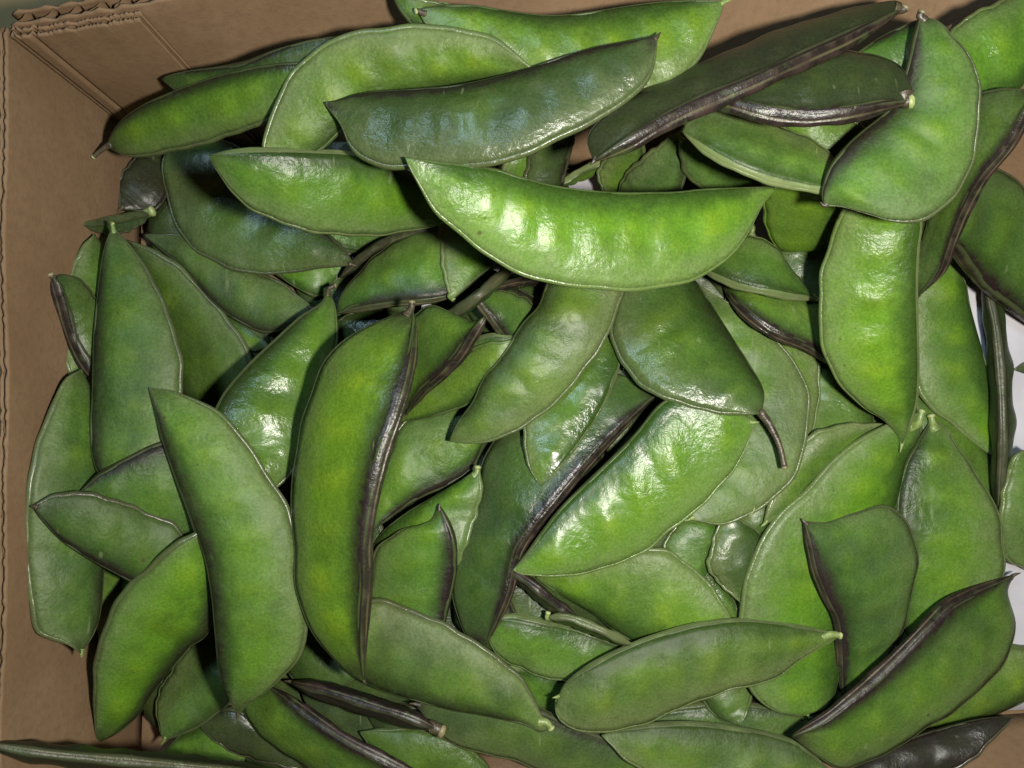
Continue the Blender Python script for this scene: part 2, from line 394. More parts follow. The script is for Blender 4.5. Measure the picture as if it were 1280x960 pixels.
pod(9, [(125,650),(170,690),(176,750),(142,832)], [(125,650),(110,695),(113,740),(127,795),(142,832)],
    'small pale triangle of a pod peeping between two pods at lower left', vivid=.35, purple=.2, pale=1.0)
pod(13, [(65,346),(74,372),(84,405),(98,440),(119,477)], [(65,346),(84,346),(107,360),(127,395),(133,440),(119,477)],
    'small pod with glossy black seam standing against the left wall', vivid=.2, purple=1.0, pale=.5, d=7, sw=2.38, dark=.15, stem=[(63,343)], stem_r=1.2, stem_kind='dd')
pod(7, [(118,293),(140,340),(146,400),(132,450),(95,480)], [(118,293),(100,318),(90,345),(83,385),(80,435),(88,468),(95,480)],
    'pale green pod half hidden behind the black seamed pod at left', vivid=.45, purple=.3, pale=1.0, d=-4)
# ---- top
pod(13, [(523,14),(538,10),(589,9),(641,17),(692,22),(744,17),(795,9),(840,4),(874,2),(906,2)],
        [(523,14),(538,33),(590,62),(650,90),(720,112),(790,119),(840,103),(866,80),(885,48),(898,21),(906,2)],
    'long green pod along the top edge behind the dark bluish pod', matt=0.06, vivid=.75, purple=.35, pale=.8, d=4, stem=[(520,14)], stem_r=1.0, stem_kind='dg')
pod(8, [(491,-6),(502,14),(518,32),(555,58),(610,70)], [(491,-6),(520,1),(560,10),(600,40),(610,70)],
    'pale pod tip poking out behind the long top pod', vivid=.6, purple=.3, pale=1.0)
pod(21, [(1128,12),(1098,30),(1060,50),(1000,77),(940,105),(880,130),(830,154),(785,181),(742,202)],
        [(1128,12),(1121,3),(1081,11),(1046,21),(995,35),(943,55),(892,77),(840,103),(795,122),(761,144),(737,172),(742,202)],
    'dark purple pod with rough brown seam slanting along the top wall', vivid=.15, purple=1.0, pale=.35, dark=0.78, d=9, sw=2.72, matt=0.06, stem=[(1131,10)], stem_r=1.5, stem_kind='db', rim_dark=.8)
pod(20, [(1138,127),(1100,135),(1060,143),(1010,148),(960,143),(915,132),(870,120)],
        [(1138,127),(1137,110),(1125,90),(1098,75),(1063,69),(1029,72),(980,85),(930,102),(870,120)],
    'dark pod with a round cream cut stub, just under the purple pod', vivid=.35, purple=1.0, pale=.45, dark=0.7, d=9, sw=2.55, matt=0.06, H=5, stem=[(1132,127),(1138,127)], stem_back=1, stem_r=2.2, stem_kind='dg')
pod(16, [(853,165),(875,182),(905,200),(940,216),(975,227),(1022,236),(1062,240)],
        [(853,165),(861,148),(888,138),(922,141),(953,153),(988,168),(1030,190),(1062,240)],
    'dull green pod with straight pale yellowish seam, above right tip of centre pod', vivid=.25, purple=.12, pale=.7, d=7, sw=1.7)
pod(18, [(1150,20),(1142,50),(1135,85),(1122,122),(1100,148),(1078,166),(1053,190),(1036,213),(1028,240),(1030,257)],
        [(1150,20),(1170,27),(1187,45),(1204,65),(1216,89),(1222,120),(1220,155),(1213,196),(1198,234),(1177,258),(1149,273),(1122,276),(1088,268),(1055,258),(1030,257)],
    'broad matt green pod with dark inner edge curving down the upper right', vivid=.55, purple=.9, pale=1.0, d=2, matt=.22, H=4.2, stem=[(1152,15)], stem_r=1.3, stem_kind='dd', beak=[(1025,252)])
pod(12, [(1170,70),(1200,130),(1250,128),(1290,90),(1330,20),(1335,-30)], [(1170,70),(1188,44),(1211,24),(1246,7),(1280,-12),(1335,-30)],
    'bright pod with white glints in the upper right corner', matt=-0.03, vivid=.85, purple=.25, pale=.8, d=-1, H=5.5)
pod(17, [(1292,112),(1280,148),(1260,184),(1230,221),(1210,256),(1192,298),(1176,338),(1147,371)],
        [(1292,112),(1250,114),(1220,124),(1200,180),(1172,250),(1152,300),(1141,340),(1147,371)],
    'bluish pod with long black seam running down the right side', dark=0.12, matt=0, vivid=.2, purple=1.0, pale=.5, d=7, sw=1.7)
pod(17.6, [(1105,228),(1138,245),(1149,278),(1146,310),(1144,355),(1145,413),(1146,458),(1144,499),(1137,530),(1127,556)],
        [(1105,228),(1070,247),(1050,275),(1038,310),(1029,344),(1027,396),(1032,437),(1047,472),(1077,503),(1105,523),(1121,540),(1127,556)],
    'upright lime green pod with thick pale left edge on the right side', matt=0.06, vivid=1.0, purple=.25, pale=.9, d=2, H=4.6, beak=[(1125,566)], rim_pale=1, zs=-1)
pod(14, [(1180,287),(1206,328),(1236,362),(1280,396),(1330,430)], [(1180,287),(1205,237),(1240,213),(1282,242),(1325,300),(1350,370),(1330,430)],
    'dark glossy pod with thick brown seam at the right edge', dark=0.1, matt=-0.03, vivid=.3, purple=1.0, pale=.7, d=4, sw=2.38, H=5.6)
pod(15, [(1254,577),(1248,555),(1240,505),(1232,461),(1222,427),(1211,386),(1204,351),(1190,325)],
        [(1254,577),(1235,565),(1201,538),(1167,510),(1148,484),(1133,440),(1132,390),(1155,345),(1190,325)],
    'smooth pale green pod ending in a cut stub at its lower right', matt=0.15, vivid=.75, purple=.2, pale=1.0, d=-4, stem=[(1250,573),(1258,584)], stem_back=1, stem_r=2.6, stem_kind='gg', zs=1.5)
pod(5, [(1230,345),(1243,400),(1250,460),(1253,520),(1253,570),(1248,645)], [(1230,345),(1242,400),(1249,460),(1252,520),(1252,570),(1248,645)],
    'narrow dark pod standing on edge with a reddish seam by the white paper', vivid=.1, purple=.85, pale=.6, d=15, sw=1.42, H=5.0, fat=1, roll=0, dark=0.45, zs=1)
pod(3, [(1268,462),(1290,468),(1320,480),(1380,500)], [(1268,462),(1290,452),(1330,455),(1380,500)],
    'stub of a dark pod entering at the right edge over white paper', vivid=.2, purple=.8, pale=.5, dark=.3)
pod(9, [(1285,560),(1330,600),(1345,660),(1312,716)], [(1285,560),(1266,577),(1253,630),(1254,688),(1279,709),(1312,716)],
    'pale green pod cut off by the right edge below the white paper', vivid=.65, purple=.3, pale=.9)
# ---- centre
pod(22, [(952,517),(953,490),(936,458),(916,427),(892,389),(870,355),(838,332),(800,330)],
        [(952,517),(909,517),(874,509),(840,500),(806,482),(778,451),(766,417),(771,386),(783,352),(800,330)],
    'glossy blue green pod with a long curved dark stalk, below the centre pod', matt=-0.01, vivid=.3, purple=.55, pale=.8, d=0, H=5.4, stem=[(963,533),(974,556),(981,584)], stem_r=1.3, stem_kind='dd')
pod(22, [(562,551),(572,530),(592,503),(606,472),(627,446),(654,406),(675,382),(686,350),(705,325),(740,312)],
        [(562,551),(590,553),(620,547),(654,530),(689,506),(716,475),(744,441),(764,399),(777,362),(770,330),(740,312)],
    'smooth mid green pod hanging from under the centre pod towards lower left', matt=0.13, vivid=.45, purple=.45, pale=.9, d=-2, H=4.6)
pod(19, [(676,607),(692,592),(716,564),(744,523),(764,482),(773,447),(760,400)], [(676,607),(665,588),(657,550),(660,518),(688,478),(720,436),(760,400)],
    'pale wet looking pod squeezed between two pods, pointing down at centre', matt=-0.02, vivid=.5, purple=.05, pale=1.0, d=3)
pod(17, [(607,806),(622,775),(637,737),(648,690),(672,654),(700,620),(738,575),(780,530),(824,490)],
        [(607,806),(586,795),(572,761),(567,726),(575,682),(596,630),(610,570),(640,530),(700,490),(760,468),(824,490)],
    'long pod with shiny black seam slanting through the centre of the heap', dark=0.12, matt=0.03, vivid=.2, purple=1.0, pale=.7, d=11, sw=2.21, H=4.6)
pod(20, [(641,712),(660,690),(697,642),(727,611),(761,578),(795,544),(826,507),(860,492),(905,498),(943,528)],
        [(641,712),(654,717),(692,718),(727,714),(761,706),(806,685),(840,658),(863,640),(892,613),(916,585),(933,554),(943,528)],
    'brightest green pod with large white glare, centre right', matt=0.03, vivid=1.0, purple=.15, pale=.7, d=2, H=4.8, rim_pale=1)
pod(13, [(871,355),(870,400),(880,440),(892,480),(895,540),(880,590),(860,625),(862,649)],
        [(871,355),(909,379),(943,403),(971,427),(991,454),(1005,482),(1009,509),(1006,544),(996,582),(976,611),(943,638),(902,654),(862,649)],
    'dull olive pod under the dark stalk, right of the glare pod', matt=0.16, vivid=.4, purple=.3, pale=.9, d=-1)
pod(10, [(940,390),(950,440),(955,500),(945,570),(940,640)], [(940,390),(980,418),(1018,440),(1021,480),(1018,520),(1006,560),(982,600),(940,640)],
    'light green pod behind the dull olive pod, edge showing along its right', vivid=.7, purple=.1, pale=1.0)
pod(13, [(903,357),(920,380),(943,401),(971,419),(1012,436),(1050,462)], [(903,357),(935,350),(980,358),(1022,380),(1056,415),(1050,462)],
    'dark pod with wavy shiny brown seam beside the upright lime pod', matt=0, vivid=.4, purple=1.0, pale=.2, d=8, sw=2.04)
pod(16, [(1024,374),(995,371),(960,364),(926,357),(895,345),(868,332)], [(1024,374),(1005,360),(988,341),(971,316),(950,300),(920,300),(885,316),(868,332)],
    'short green pod with pale streaked seam beneath right end of centre pod', vivid=.45, purple=.35, pale=.8, d=7, sw=1.8, stem=[(1018,373),(1025,375)], stem_back=1, stem_r=1.4, stem_kind='gg')
pod(15, [(944,275),(952,252),(948,228),(905,195),(850,172)], [(944,275),(930,255),(895,240),(860,218),(850,172)],
    'dark green pod with thin pale stem pointing down beside the centre pod tip', vivid=.45, purple=.5, pale=.3, dark=.1, stem=[(940,290),(935,308)], stem_r=1.5, stem_kind='gg')
pod(13, [(998,312),(1034,303),(1056,270),(1062,230),(1020,190)], [(998,312),(971,305),(960,280),(957,246),(968,215),(1020,190)],
    'round ended olive brown pod with a small scar, below the yellowish seam', vivid=.8, purple=.1, pale=.2, d=0)
pod(9, [(1000,285),(1040,300),(1052,340),(1036,386)], [(1000,285),(975,310),(984,340),(1008,363),(1036,386)],
    'grey glossy bit of pod under the round ended olive pod', matt=0.03, vivid=.2, purple=.3, pale=.6)
pod(9, [(960,146),(1000,172),(1040,205),(1090,200)], [(960,146),(1010,148),(1070,155),(1090,200)],
    'light green patch of pod seen between the stubbed pod and matt pod', vivid=.6, purple=.1, pale=.5)
pod(13, [(1060,76),(1092,54),(1122,38),(1150,28),(1185,35)], [(1060,76),(1100,88),(1145,84),(1185,35)],
    'small green pod behind the top of the broad matt pod', vivid=.5, purple=.9, pale=.4, d=2)
pod(16, [(566,374),(592,351),(622,323),(640,290),(640,255),(590,235)], [(566,374),(558,350),(553,310),(552,280),(560,250),(590,235)],
    'pale green pod end with ridged edge just under the centre pod left half', vivid=.55, purple=.05, pale=1.0, d=4, sw=1.23, stem=[(562,370),(567,375)], stem_back=1, stem_r=1.3, stem_kind='gg')
pod(13, [(645,328),(620,350),(595,372),(565,392),(540,400)], [(645,328),(622,352),(597,374),(567,394),(540,400)],
    'narrow purplish pod on edge slanting below the ridged pale pod end', vivid=.1, purple=.8, pale=.6, d=12, sw=1.7, H=2.6, dark=.35, roll=0, fat=1)
pod(18, [(607,396),(592,418),(575,444),(553,468),(528,490),(508,518)], [(607,396),(585,406),(566,394),(545,385),(524,392),(500,430),(492,480),(508,518)],
    'green pod with rough purple seam tucked right of the long seam pod', vivid=.55, purple=1.0, pale=.6, d=9, sw=2.21)
pod(12, [(420,392),(440,387),(462,383),(496,378),(551,372),(600,352)], [(420,392),(432,365),(452,342),(475,318),(503,300),(548,288),(590,300),(600,352)],
    'green pod with shiny dark lower seam, left of the ridged pale pod end', vivid=.6, purple=.85, pale=.8, d=6, sw=1.71)
pod(10, [(425,347),(450,324),(480,304),(525,288),(560,280)], [(425,347),(452,326),(482,306),(526,290),(560,280)],
    'thin dark pod on edge in the gap under the tucked upper pod', vivid=.1, purple=.9, pale=.4, dark=.4, d=9, sw=1.52, H=2.4, roll=0, fat=1)
pod(8, [(405,415),(440,392),(490,388),(530,400)], [(405,415),(430,432),(480,432),(530,400)],
    'wet dark pod glimpsed under the shiny dark lower seam', matt=0, vivid=.2, purple=.5, pale=.3, dark=.3)
pod(10, [(590,368),(610,394),(638,428),(665,440)], [(590,368),(625,366),(660,378),(672,412),(665,440)],
    'glossy pale pod with dark seam in the deep gap left of centre', vivid=.35, purple=.9, pale=.8, d=6, sw=1.52)
pod(11, [(590,432),(604,421),(630,420),(675,428)], [(590,432),(606,444),(632,446),(675,428)],
    'small blunt pale pod end in the deep gap left of centre', vivid=.4, purple=.1, pale=1.0)
pod(8, [(600,365),(630,356),(665,350),(700,352)], [(600,365),(632,358),(667,352),(700,352)],
    'dark brown pod on edge deep under the centre pod left half', vivid=.1, purple=1.0, pale=.2, dark=.7, d=7, sw=1.52, H=2.2, roll=0, fat=1)
pod(15, [(500,527),(550,517),(600,492),(645,425)], [(500,527),(540,480),(590,438),(645,425)],
    'deep green pod under the rough purple seam, left of the hanging pod', vivid=.75, purple=.3, pale=.3, d=0)
pod(14, [(604,551),(588,585),(562,604),(530,618),(500,636),(463,664)], [(604,551),(588,509),(551,515),(517,523),(498,540),(480,590),(463,630),(463,664)],
    'round shouldered green pod below the deep green one, dark lower seam', matt=0.15, vivid=.6, purple=.95, pale=.5, d=3, sw=1.33)
pod(18, [(598,585),(578,601),(545,620),(510,640),(480,665),(468,695),(500,735),(550,735)], [(598,585),(600,612),(591,650),(573,700),(550,735)],
    'pale green pod with blunt stem tip left of the black seamed centre pod', vivid=.6, purple=.15, pale=.8, d=0, stem=[(596,592),(597,584)], stem_back=1, stem_r=1.6, stem_kind='gg')
pod(19, [(549,632),(560,655),(568,680),(568,710),(562,745),(555,775),(545,815)], [(549,632),(537,652),(503,664),(480,678),(468,700),(463,750),(478,800),(545,815)],
    'green pod with curled dark tip right of the long seam pod base', vivid=.65, purple=1.0, pale=.9, d=5, sw=1.52, beak=[(551,630)])
pod(21, [(688,909),(676,914),(654,904),(606,893),(565,886),(520,874),(469,857),(432,832),(420,792)],
        [(688,909),(676,893),(662,867),(642,840),(614,819),(579,795),(537,774),(496,758),(460,752),(420,792)],
    'dusky green pod with yellow stub end at lower centre', matt=0.2, vivid=.3, purple=.6, pale=1.0, d=0, H=4.6, stem=[(683,903),(689,910)], stem_back=1, stem_r=1.8, stem_kind='gg', rim_dark=.4)
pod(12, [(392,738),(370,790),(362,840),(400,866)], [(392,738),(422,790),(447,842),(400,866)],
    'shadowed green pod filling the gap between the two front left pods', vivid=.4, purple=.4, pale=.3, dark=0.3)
pod(17, [(334,856),(360,872),(395,898),(435,925),(485,951),(545,982)], [(334,856),(308,880),(325,915),(360,940),(400,966),(460,990),(545,982)],
    'green pod at bottom left with glinting black seam sloping down right', vivid=.45, purple=1.0, pale=.4, d=9, sw=2.04)
pod(18, [(548,912),(510,896),(460,880),(410,864),(362,852)], [(548,912),(511,900),(462,884),(412,868),(362,852)],
    'black brown pod on edge with broken tan end at bottom', vivid=.05, purple=1.0, pale=.2, dark=0.9, d=11, sw=1.71, H=5, fat=1, roll=0, stem=[(540,908),(552,914)], stem_back=1, stem_r=2.7, stem_kind='db', stem_cut='brown')
pod(11, [(450,915),(490,962),(550,992),(635,992)], [(450,915),(520,912),(568,926),(600,950),(635,992)],
    'dark green pod at bottom below the broken tan end', vivid=.6, purple=.4, pale=.2, dark=.1)
pod(16, [(842,968),(795,941),(761,924),(727,911),(696,899),(650,880),(590,872),(520,880)],
        [(842,968),(780,978),(720,972),(661,955),(634,945),(596,936),(560,924),(520,880)],
    'grey green pod along the bottom edge beneath the yellow stub', matt=0.2, dark=0.15, vivid=.1, purple=.8, pale=.8, d=5, sw=1.71)
pod(10, [(600,776),(640,771),(692,781),(744,795),(790,813)], [(600,776),(622,815),(660,836),(699,848),(745,846),(790,813)],
    'olive pod with glinting upper seam below the black seamed centre pod', vivid=.4, purple=.15, pale=.6, d=5, sw=1.71)
pod(8, [(630,833),(675,841),(705,855),(745,885)], [(630,833),(645,862),(690,892),(745,885)],
    'small shaded green pod between yellow stub pod and front pod', vivid=.5, purple=.1, pale=.5, d=3)
pod(9, [(632,708),(662,728),(692,752),(720,770)], [(632,708),(660,732),(688,757),(720,770)],
    'black glossy pod on edge under the left tip of the glare pod', vivid=.05, purple=1.0, pale=.2, dark=.8, d=8, sw=1.71, H=3, roll=0, fat=1)
pod(11, [(684,772),(710,772),(745,785),(790,806)], [(684,772),(708,776),(743,789),(790,806)],
    'thin dark pod with pale stub under the shaded right centre pod', vivid=.15, purple=.5, pale=.7, dark=.3, d=7, sw=1.42, H=2.4, roll=0, fat=1, stem=[(685,766)], stem_r=1.3, stem_kind='gg')
pod(15, [(670,722),(709,747),(744,768),(785,797),(830,812),(880,806),(918,788)], [(670,722),(720,704),(780,690),(832,690),(867,713),(892,740),(912,771),(918,788)],
    'mid green pod directly beneath the glare pod', matt=0.15, vivid=.7, purple=.3, pale=.9, d=-1, H=4.4)
pod(22, [(1049,793),(1019,787),(977,780),(926,776),(874,781),(838,790),(795,805),(744,829),(709,853),(697,871)],
        [(1049,793),(1040,800),(1019,810),(995,826),(960,848),(909,861),(874,872),(840,887),(808,900),(761,912),(727,910),(703,901),(694,886),(697,871)],
    'plump pale green pod with yellow stub lying in front at lower right centre', matt=0.19, vivid=.45, purple=.1, pale=.8, d=4, H=5.2, sw=1.33, stem=[(1037,793),(1050,794)], stem_back=1, stem_r=1.9, stem_kind='gg')
pod(18, [(752,919),(795,909),(840,906),(881,907),(926,912),(971,922),(1005,936),(1042,968)], [(752,919),(790,952),(840,977),(920,992),(1000,988),(1042,968)],
    'olive green pod cut by the bottom edge, right of centre', matt=0.2, vivid=.35, purple=.2, pale=.8, d=5, sw=1.61)
pod(11, [(750,915),(790,898),(850,885),(900,880),(960,885),(1008,896)], [(750,915),(820,922),(890,925),(960,922),(1008,896)],
    'shaded olive pod seen in the slot under the plump front pod', vivid=.2, purple=.4, pale=.6, d=4, sw=1.52)
pod(13, [(926,907),(895,895),(875,868),(868,835),(900,800)], [(926,907),(936,880),(937,850),(930,815),(900,800)],
    'downward pointing green pod tip below the plump front pod', vivid=.5, purple=.3, pale=.4)
pod(17, [(1152,515),(1147,545),(1130,575),(1120,620),(1100,680),(1075,730),(1055,790),(1046,845),(1036,880),(1010,894)],
        [(1152,515),(1108,532),(1063,558),(1032,588),(1002,619),(975,642),(955,675),(938,710),(929,747),(927,790),(932,840),(947,872),(975,890),(1010,894)],
    'large bright green pod curving down behind the notched dull pod', matt=0.12, vivid=.85, purple=.15, pale=.9, d=0, stem=[(1147,530),(1152,514)], stem_back=1, stem_r=1.7, stem_kind='gg')
pod(19, [(1005,652),(1012,682),(1019,713),(1033,747),(1046,774),(1050,810),(1051,850),(1056,874)],
        [(1005,652),(1033,654),(1060,644),(1088,635),(1110,636),(1129,651),(1141,678),(1143,709),(1136,743),(1125,785),(1105,823),(1078,855),(1056,874)],
    'dull notched pod with rough dark left seam at right', dark=0.15, vivid=.3, purple=.95, pale=.9, d=6, sw=1.71, matt=.25, beak=[(1002,648)])
pod(16, [(1165,523),(1150,548),(1134,575),(1124,610),(1120,660),(1118,720),(1125,770),(1140,802)],
        [(1165,523),(1180,535),(1196,560),(1213,587),(1230,612),(1243,637),(1251,682),(1250,720),(1225,770),(1185,800),(1140,802)],
    'smooth green pod tapering up to a cut neck near the right edge', vivid=.6, purple=.6, pale=1.0, d=2, matt=.1, stem=[(1166,532),(1164,520)], stem_back=1, stem_r=1.9, stem_kind='gg')
pod(23, [(1267,719),(1246,727),(1216,739),(1183,757),(1156,784),(1130,811),(1099,841),(1064,871),(1030,898),(990,920)],
        [(1267,719),(1257,740),(1265,778),(1259,812),(1235,847),(1201,878),(1160,905),(1115,933),(1081,950),(1050,957),(1020,942),(990,920)],
    'green pod with wide purple brown seam and hooked tip at lower right', vivid=.4, purple=1.0, pale=.9, d=8, sw=2.12, matt=.12, beak=[(1276,716)])
pod(10, [(1140,910),(1200,903),(1239,892),(1280,874),(1345,835)], [(1140,910),(1195,862),(1245,816),(1285,810),(1345,835)],
    'green pod reaching off the right edge below the hooked tip pod', vivid=.6, purple=.5, pale=.6, d=-3)
pod(13, [(1268,896),(1222,901),(1172,913),(1120,931),(1050,964)], [(1268,896),(1240,922),(1215,946),(1160,972),(1050,964)],
    'nearly black purple pod at the bottom right corner', vivid=.05, purple=1.0, pale=.2, dark=0.95, d=2)
pod(22, [(-20,930),(50,941),(120,948),(200,955),(300,966),(420,990)], [(-20,930),(50,942),(120,949),(200,956),(300,967),(420,990)],
    'long dark pod on edge along the bottom left corner', vivid=.1, purple=.8, pale=.6, dark=.8, d=14, sw=1.4, H=4.2, fat=1, roll=0)
pod(12, [(262,790),(292,830),(292,870),(252,905),(205,926)], [(262,790),(235,815),(210,850),(198,880),(205,926)],
    'grey glossy pod in the shade below the front left pod', matt=0.04, vivid=.3, purple=.4, pale=.7)
pod(8, [(206,938),(240,909),(275,903),(320,918)], [(206,938),(250,956),(295,956),(320,918)],
    'small bright green pod patch at bottom beside the long dark pod', vivid=.7, purple=.2, pale=.3)
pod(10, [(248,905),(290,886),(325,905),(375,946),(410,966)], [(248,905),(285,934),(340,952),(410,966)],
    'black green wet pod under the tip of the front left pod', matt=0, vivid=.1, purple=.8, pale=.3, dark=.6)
# ---- gaps
pod(10, [(718,162),(711,190),(704,215),(697,255)], [(718,162),(682,175),(663,200),(660,238),(697,255)],
    'dark olive pod standing in the gap left of the white paper glimpse', vivid=.1, purple=.95, pale=.5, d=5, sw=1.71, dark=.3)
pod(8, [(672,170),(668,205),(650,250)], [(672,170),(640,190),(630,225),(650,250)],
    'yellowish pod bit between dark bluish pod and centre pod', vivid=.6, purple=.05, pale=1.0)
pod(7, [(700,232),(722,216),(748,204),(790,190)], [(700,232),(728,222),(752,209),(790,190)],
    'pale narrow pod bridging the gap above the white paper glimpse', vivid=.45, purple=.05, pale=1.0, d=5, H=2.4, roll=0, fat=1)
pod(13, [(775,252),(822,256),(850,237),(857,200),(853,163)], [(775,252),(780,225),(800,203),(830,180),(853,163)],
    'grey sheened pod rising behind the centre pod right of the gap', vivid=.25, purple=.5, pale=.8, d=-1)
pod(9, [(768,258),(790,230),(805,200),(800,170)], [(768,258),(752,232),(752,208),(772,186),(800,170)],
    'olive pod behind the grey sheened pod at the gap', vivid=.4, purple=.3, pale=.8)
pod(8, [(1024,432),(1062,470),(1088,515),(1082,548),(1030,562)], [(1024,432),(1012,480),(1010,530),(1030,562)],
    'wet green pod in the hollow left of the upright lime pod', matt=0, vivid=.5, purple=.1, pale=.4, d=2)
pod(12, [(1104,530),(1062,566),(1022,602),(985,640),(955,655)], [(1104,530),(1053,533),(1015,546),(990,572),(968,615),(955,655)],
    'pale wedge of pod above the large curving bright pod', vivid=.4, purple=.05, pale=1.0)
pod(7, [(1005,598),(985,640),(955,672),(905,672)], [(1005,598),(960,615),(920,640),(905,672)],
    'shaded glossy pod under the dull olive pod lower end', vivid=.4, purple=.1, pale=.6)
pod(10, [(905,640),(948,668),(940,715),(926,753)], [(905,640),(892,680),(888,710),(905,732),(926,753)],
    'grey green pod with soft glare in the hollow right of centre', matt=0.04, vivid=.25, purple=.1, pale=.9)
pod(8, [(880,635),(898,665),(887,712),(868,735)], [(880,635),(842,662),(832,700),(868,735)],
    'shaded olive pod in the hollow below the glare pod', vivid=.3, purple=.2, pale=.4)
pod(6, [(878,716),(905,735),(930,778)], [(878,716),(888,745),(905,775),(930,778)],
    'small wet dark pod in the hollow above the plump front pod', matt=0, vivid=.35, purple=.2, pale=.3, dark=.2)
pod(7, [(1140,485),(1190,515),(1230,560),(1245,630)], [(1140,485),(1150,540),(1185,580),(1245,630)],
    'dark green pod in the shade under the cut stub pod at right', vivid=.45, purple=.3, pale=.1, dark=.15)
pod(10, [(1158,296),(1163,340),(1190,358),(1222,348)], [(1158,296),(1192,306),(1222,348)],
    'small pale pod corner between the two crossing dark seams at right', vivid=.4, purple=.3, pale=1.0)
pod(8, [(395,285),(430,312),(470,310),(515,285)], [(395,285),(440,280),(480,275),(515,285)],
    'green pod patch under the tucked upper pod lower edge', vivid=.4, purple=.4, pale=.5)
pod(8, [(330,330),(370,358),(400,368),(440,330)], [(330,330),(370,325),(410,318),(440,330)],
    'deep green pod patch under the greyish glossy pod tip', vivid=.55, purple=.3, pale=.2)

# ---- buried pods that only fill the gaps; gap shade is painted into their skin
rf = random.Random(11)
def generic(cx, cy, ang, L, W, bend):
    S, B = [], []
    for i in range(9):
        t = i / 8 - 0.5
        prof = max(0.0, 1 - (abs(2 * t)) ** 2.4)
        x = t * L; yb = bend * (1 - 4 * t * t)
        for lst, sg in ((S, -0.35), (B, 0.65)):
            y = yb + sg * W * prof
            lst.append((cx + x * math.cos(ang) - y * math.sin(ang), cy + x * math.sin(ang) + y * math.cos(ang)))
    return S, B
CLEAR = [(720, 234, 60), (602, 944, 60), (1225, 400, 70), (1270, 560, 70), (1270, 450, 60), (1250, 745, 60), (1262, 890, 60), (1275, 330, 20), (165, 915, 40)]
FILL = []
for gy in range(6):
    for gx in range(10):
        cx = 205 + gx * 105 + rf.uniform(-25, 25); cy = 245 + gy * 125 + rf.uniform(-25, 25)
        ang = rf.uniform(0, math.pi)
        S, B = generic(cx, cy, ang, rf.uniform(200, 270), rf.uniform(62, 80), rf.uniform(10, 26))
        ok = all(math.hypot(x - a, y - b) > r for (x, y) in S + B for (a, b, r) in CLEAR)
        ok = ok and all(150 < x < 1290 and 175 < y < 950 for (x, y) in S + B)
        if not ok: continue
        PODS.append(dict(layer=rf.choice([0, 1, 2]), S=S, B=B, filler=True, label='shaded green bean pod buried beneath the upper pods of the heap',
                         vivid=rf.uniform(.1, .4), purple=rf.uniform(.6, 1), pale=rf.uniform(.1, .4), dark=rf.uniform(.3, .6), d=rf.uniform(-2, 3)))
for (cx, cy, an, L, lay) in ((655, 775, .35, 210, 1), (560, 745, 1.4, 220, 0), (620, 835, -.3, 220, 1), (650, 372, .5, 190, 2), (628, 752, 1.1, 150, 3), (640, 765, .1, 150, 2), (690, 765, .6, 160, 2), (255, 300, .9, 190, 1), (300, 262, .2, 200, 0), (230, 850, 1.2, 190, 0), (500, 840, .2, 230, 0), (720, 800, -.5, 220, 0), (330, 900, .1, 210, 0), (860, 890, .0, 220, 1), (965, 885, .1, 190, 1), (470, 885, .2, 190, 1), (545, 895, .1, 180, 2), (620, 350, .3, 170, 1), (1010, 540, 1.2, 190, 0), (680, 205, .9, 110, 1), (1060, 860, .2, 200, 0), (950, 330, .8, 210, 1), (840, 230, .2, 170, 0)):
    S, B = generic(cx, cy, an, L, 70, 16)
    PODS.append(dict(layer=lay, S=S, B=B, filler=True, label='shaded green bean pod buried beneath the upper pods of the heap', vivid=.2, purple=.9, pale=.2, dark=.5, d=1))  # low vivid and raised dark put the gap shade into the colour
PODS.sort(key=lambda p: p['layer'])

def spline(pts, n):
    """Catmull-Rom through the points, resampled evenly by length"""
    p = np.array(pts, float)
    if len(p) == 2:
        dense = p[0] + (p[1] - p[0]) * np.linspace(0, 1, 200)[:, None]
    else:
        q = np.vstack([2 * p[0] - p[1], p, 2 * p[-1] - p[-2]])
        seg = []
        for i in range(1, len(q) - 2):
            p0, p1, p2, p3 = q[i - 1], q[i], q[i + 1], q[i + 2]
            t = np.linspace(0, 1, 24, endpoint=False)[:, None]
            m1 = (p2 - p0) * 0.5; m2 = (p3 - p1) * 0.5
            h00 = 2 * t**3 - 3 * t**2 + 1; h10 = t**3 - 2 * t**2 + t; h01 = -2 * t**3 + 3 * t**2; h11 = t**3 - t**2
            seg.append(h00 * p1 + h10 * m1 + h01 * p2 + h11 * m2)
        dense = np.vstack(seg + [p[-1:]])
    d = np.r_[0, np.cumsum(np.linalg.norm(np.diff(dense, axis=0), axis=1))]
    u = np.linspace(0, d[-1], n)
    return np.stack([np.interp(u, d, dense[:, k]) for k in range(2)], 1)

def unproj(px, py, z):
    k = (HC - z) / F
    return np.stack([(px - CX) * k, -(py - CY) * k, z], -1)

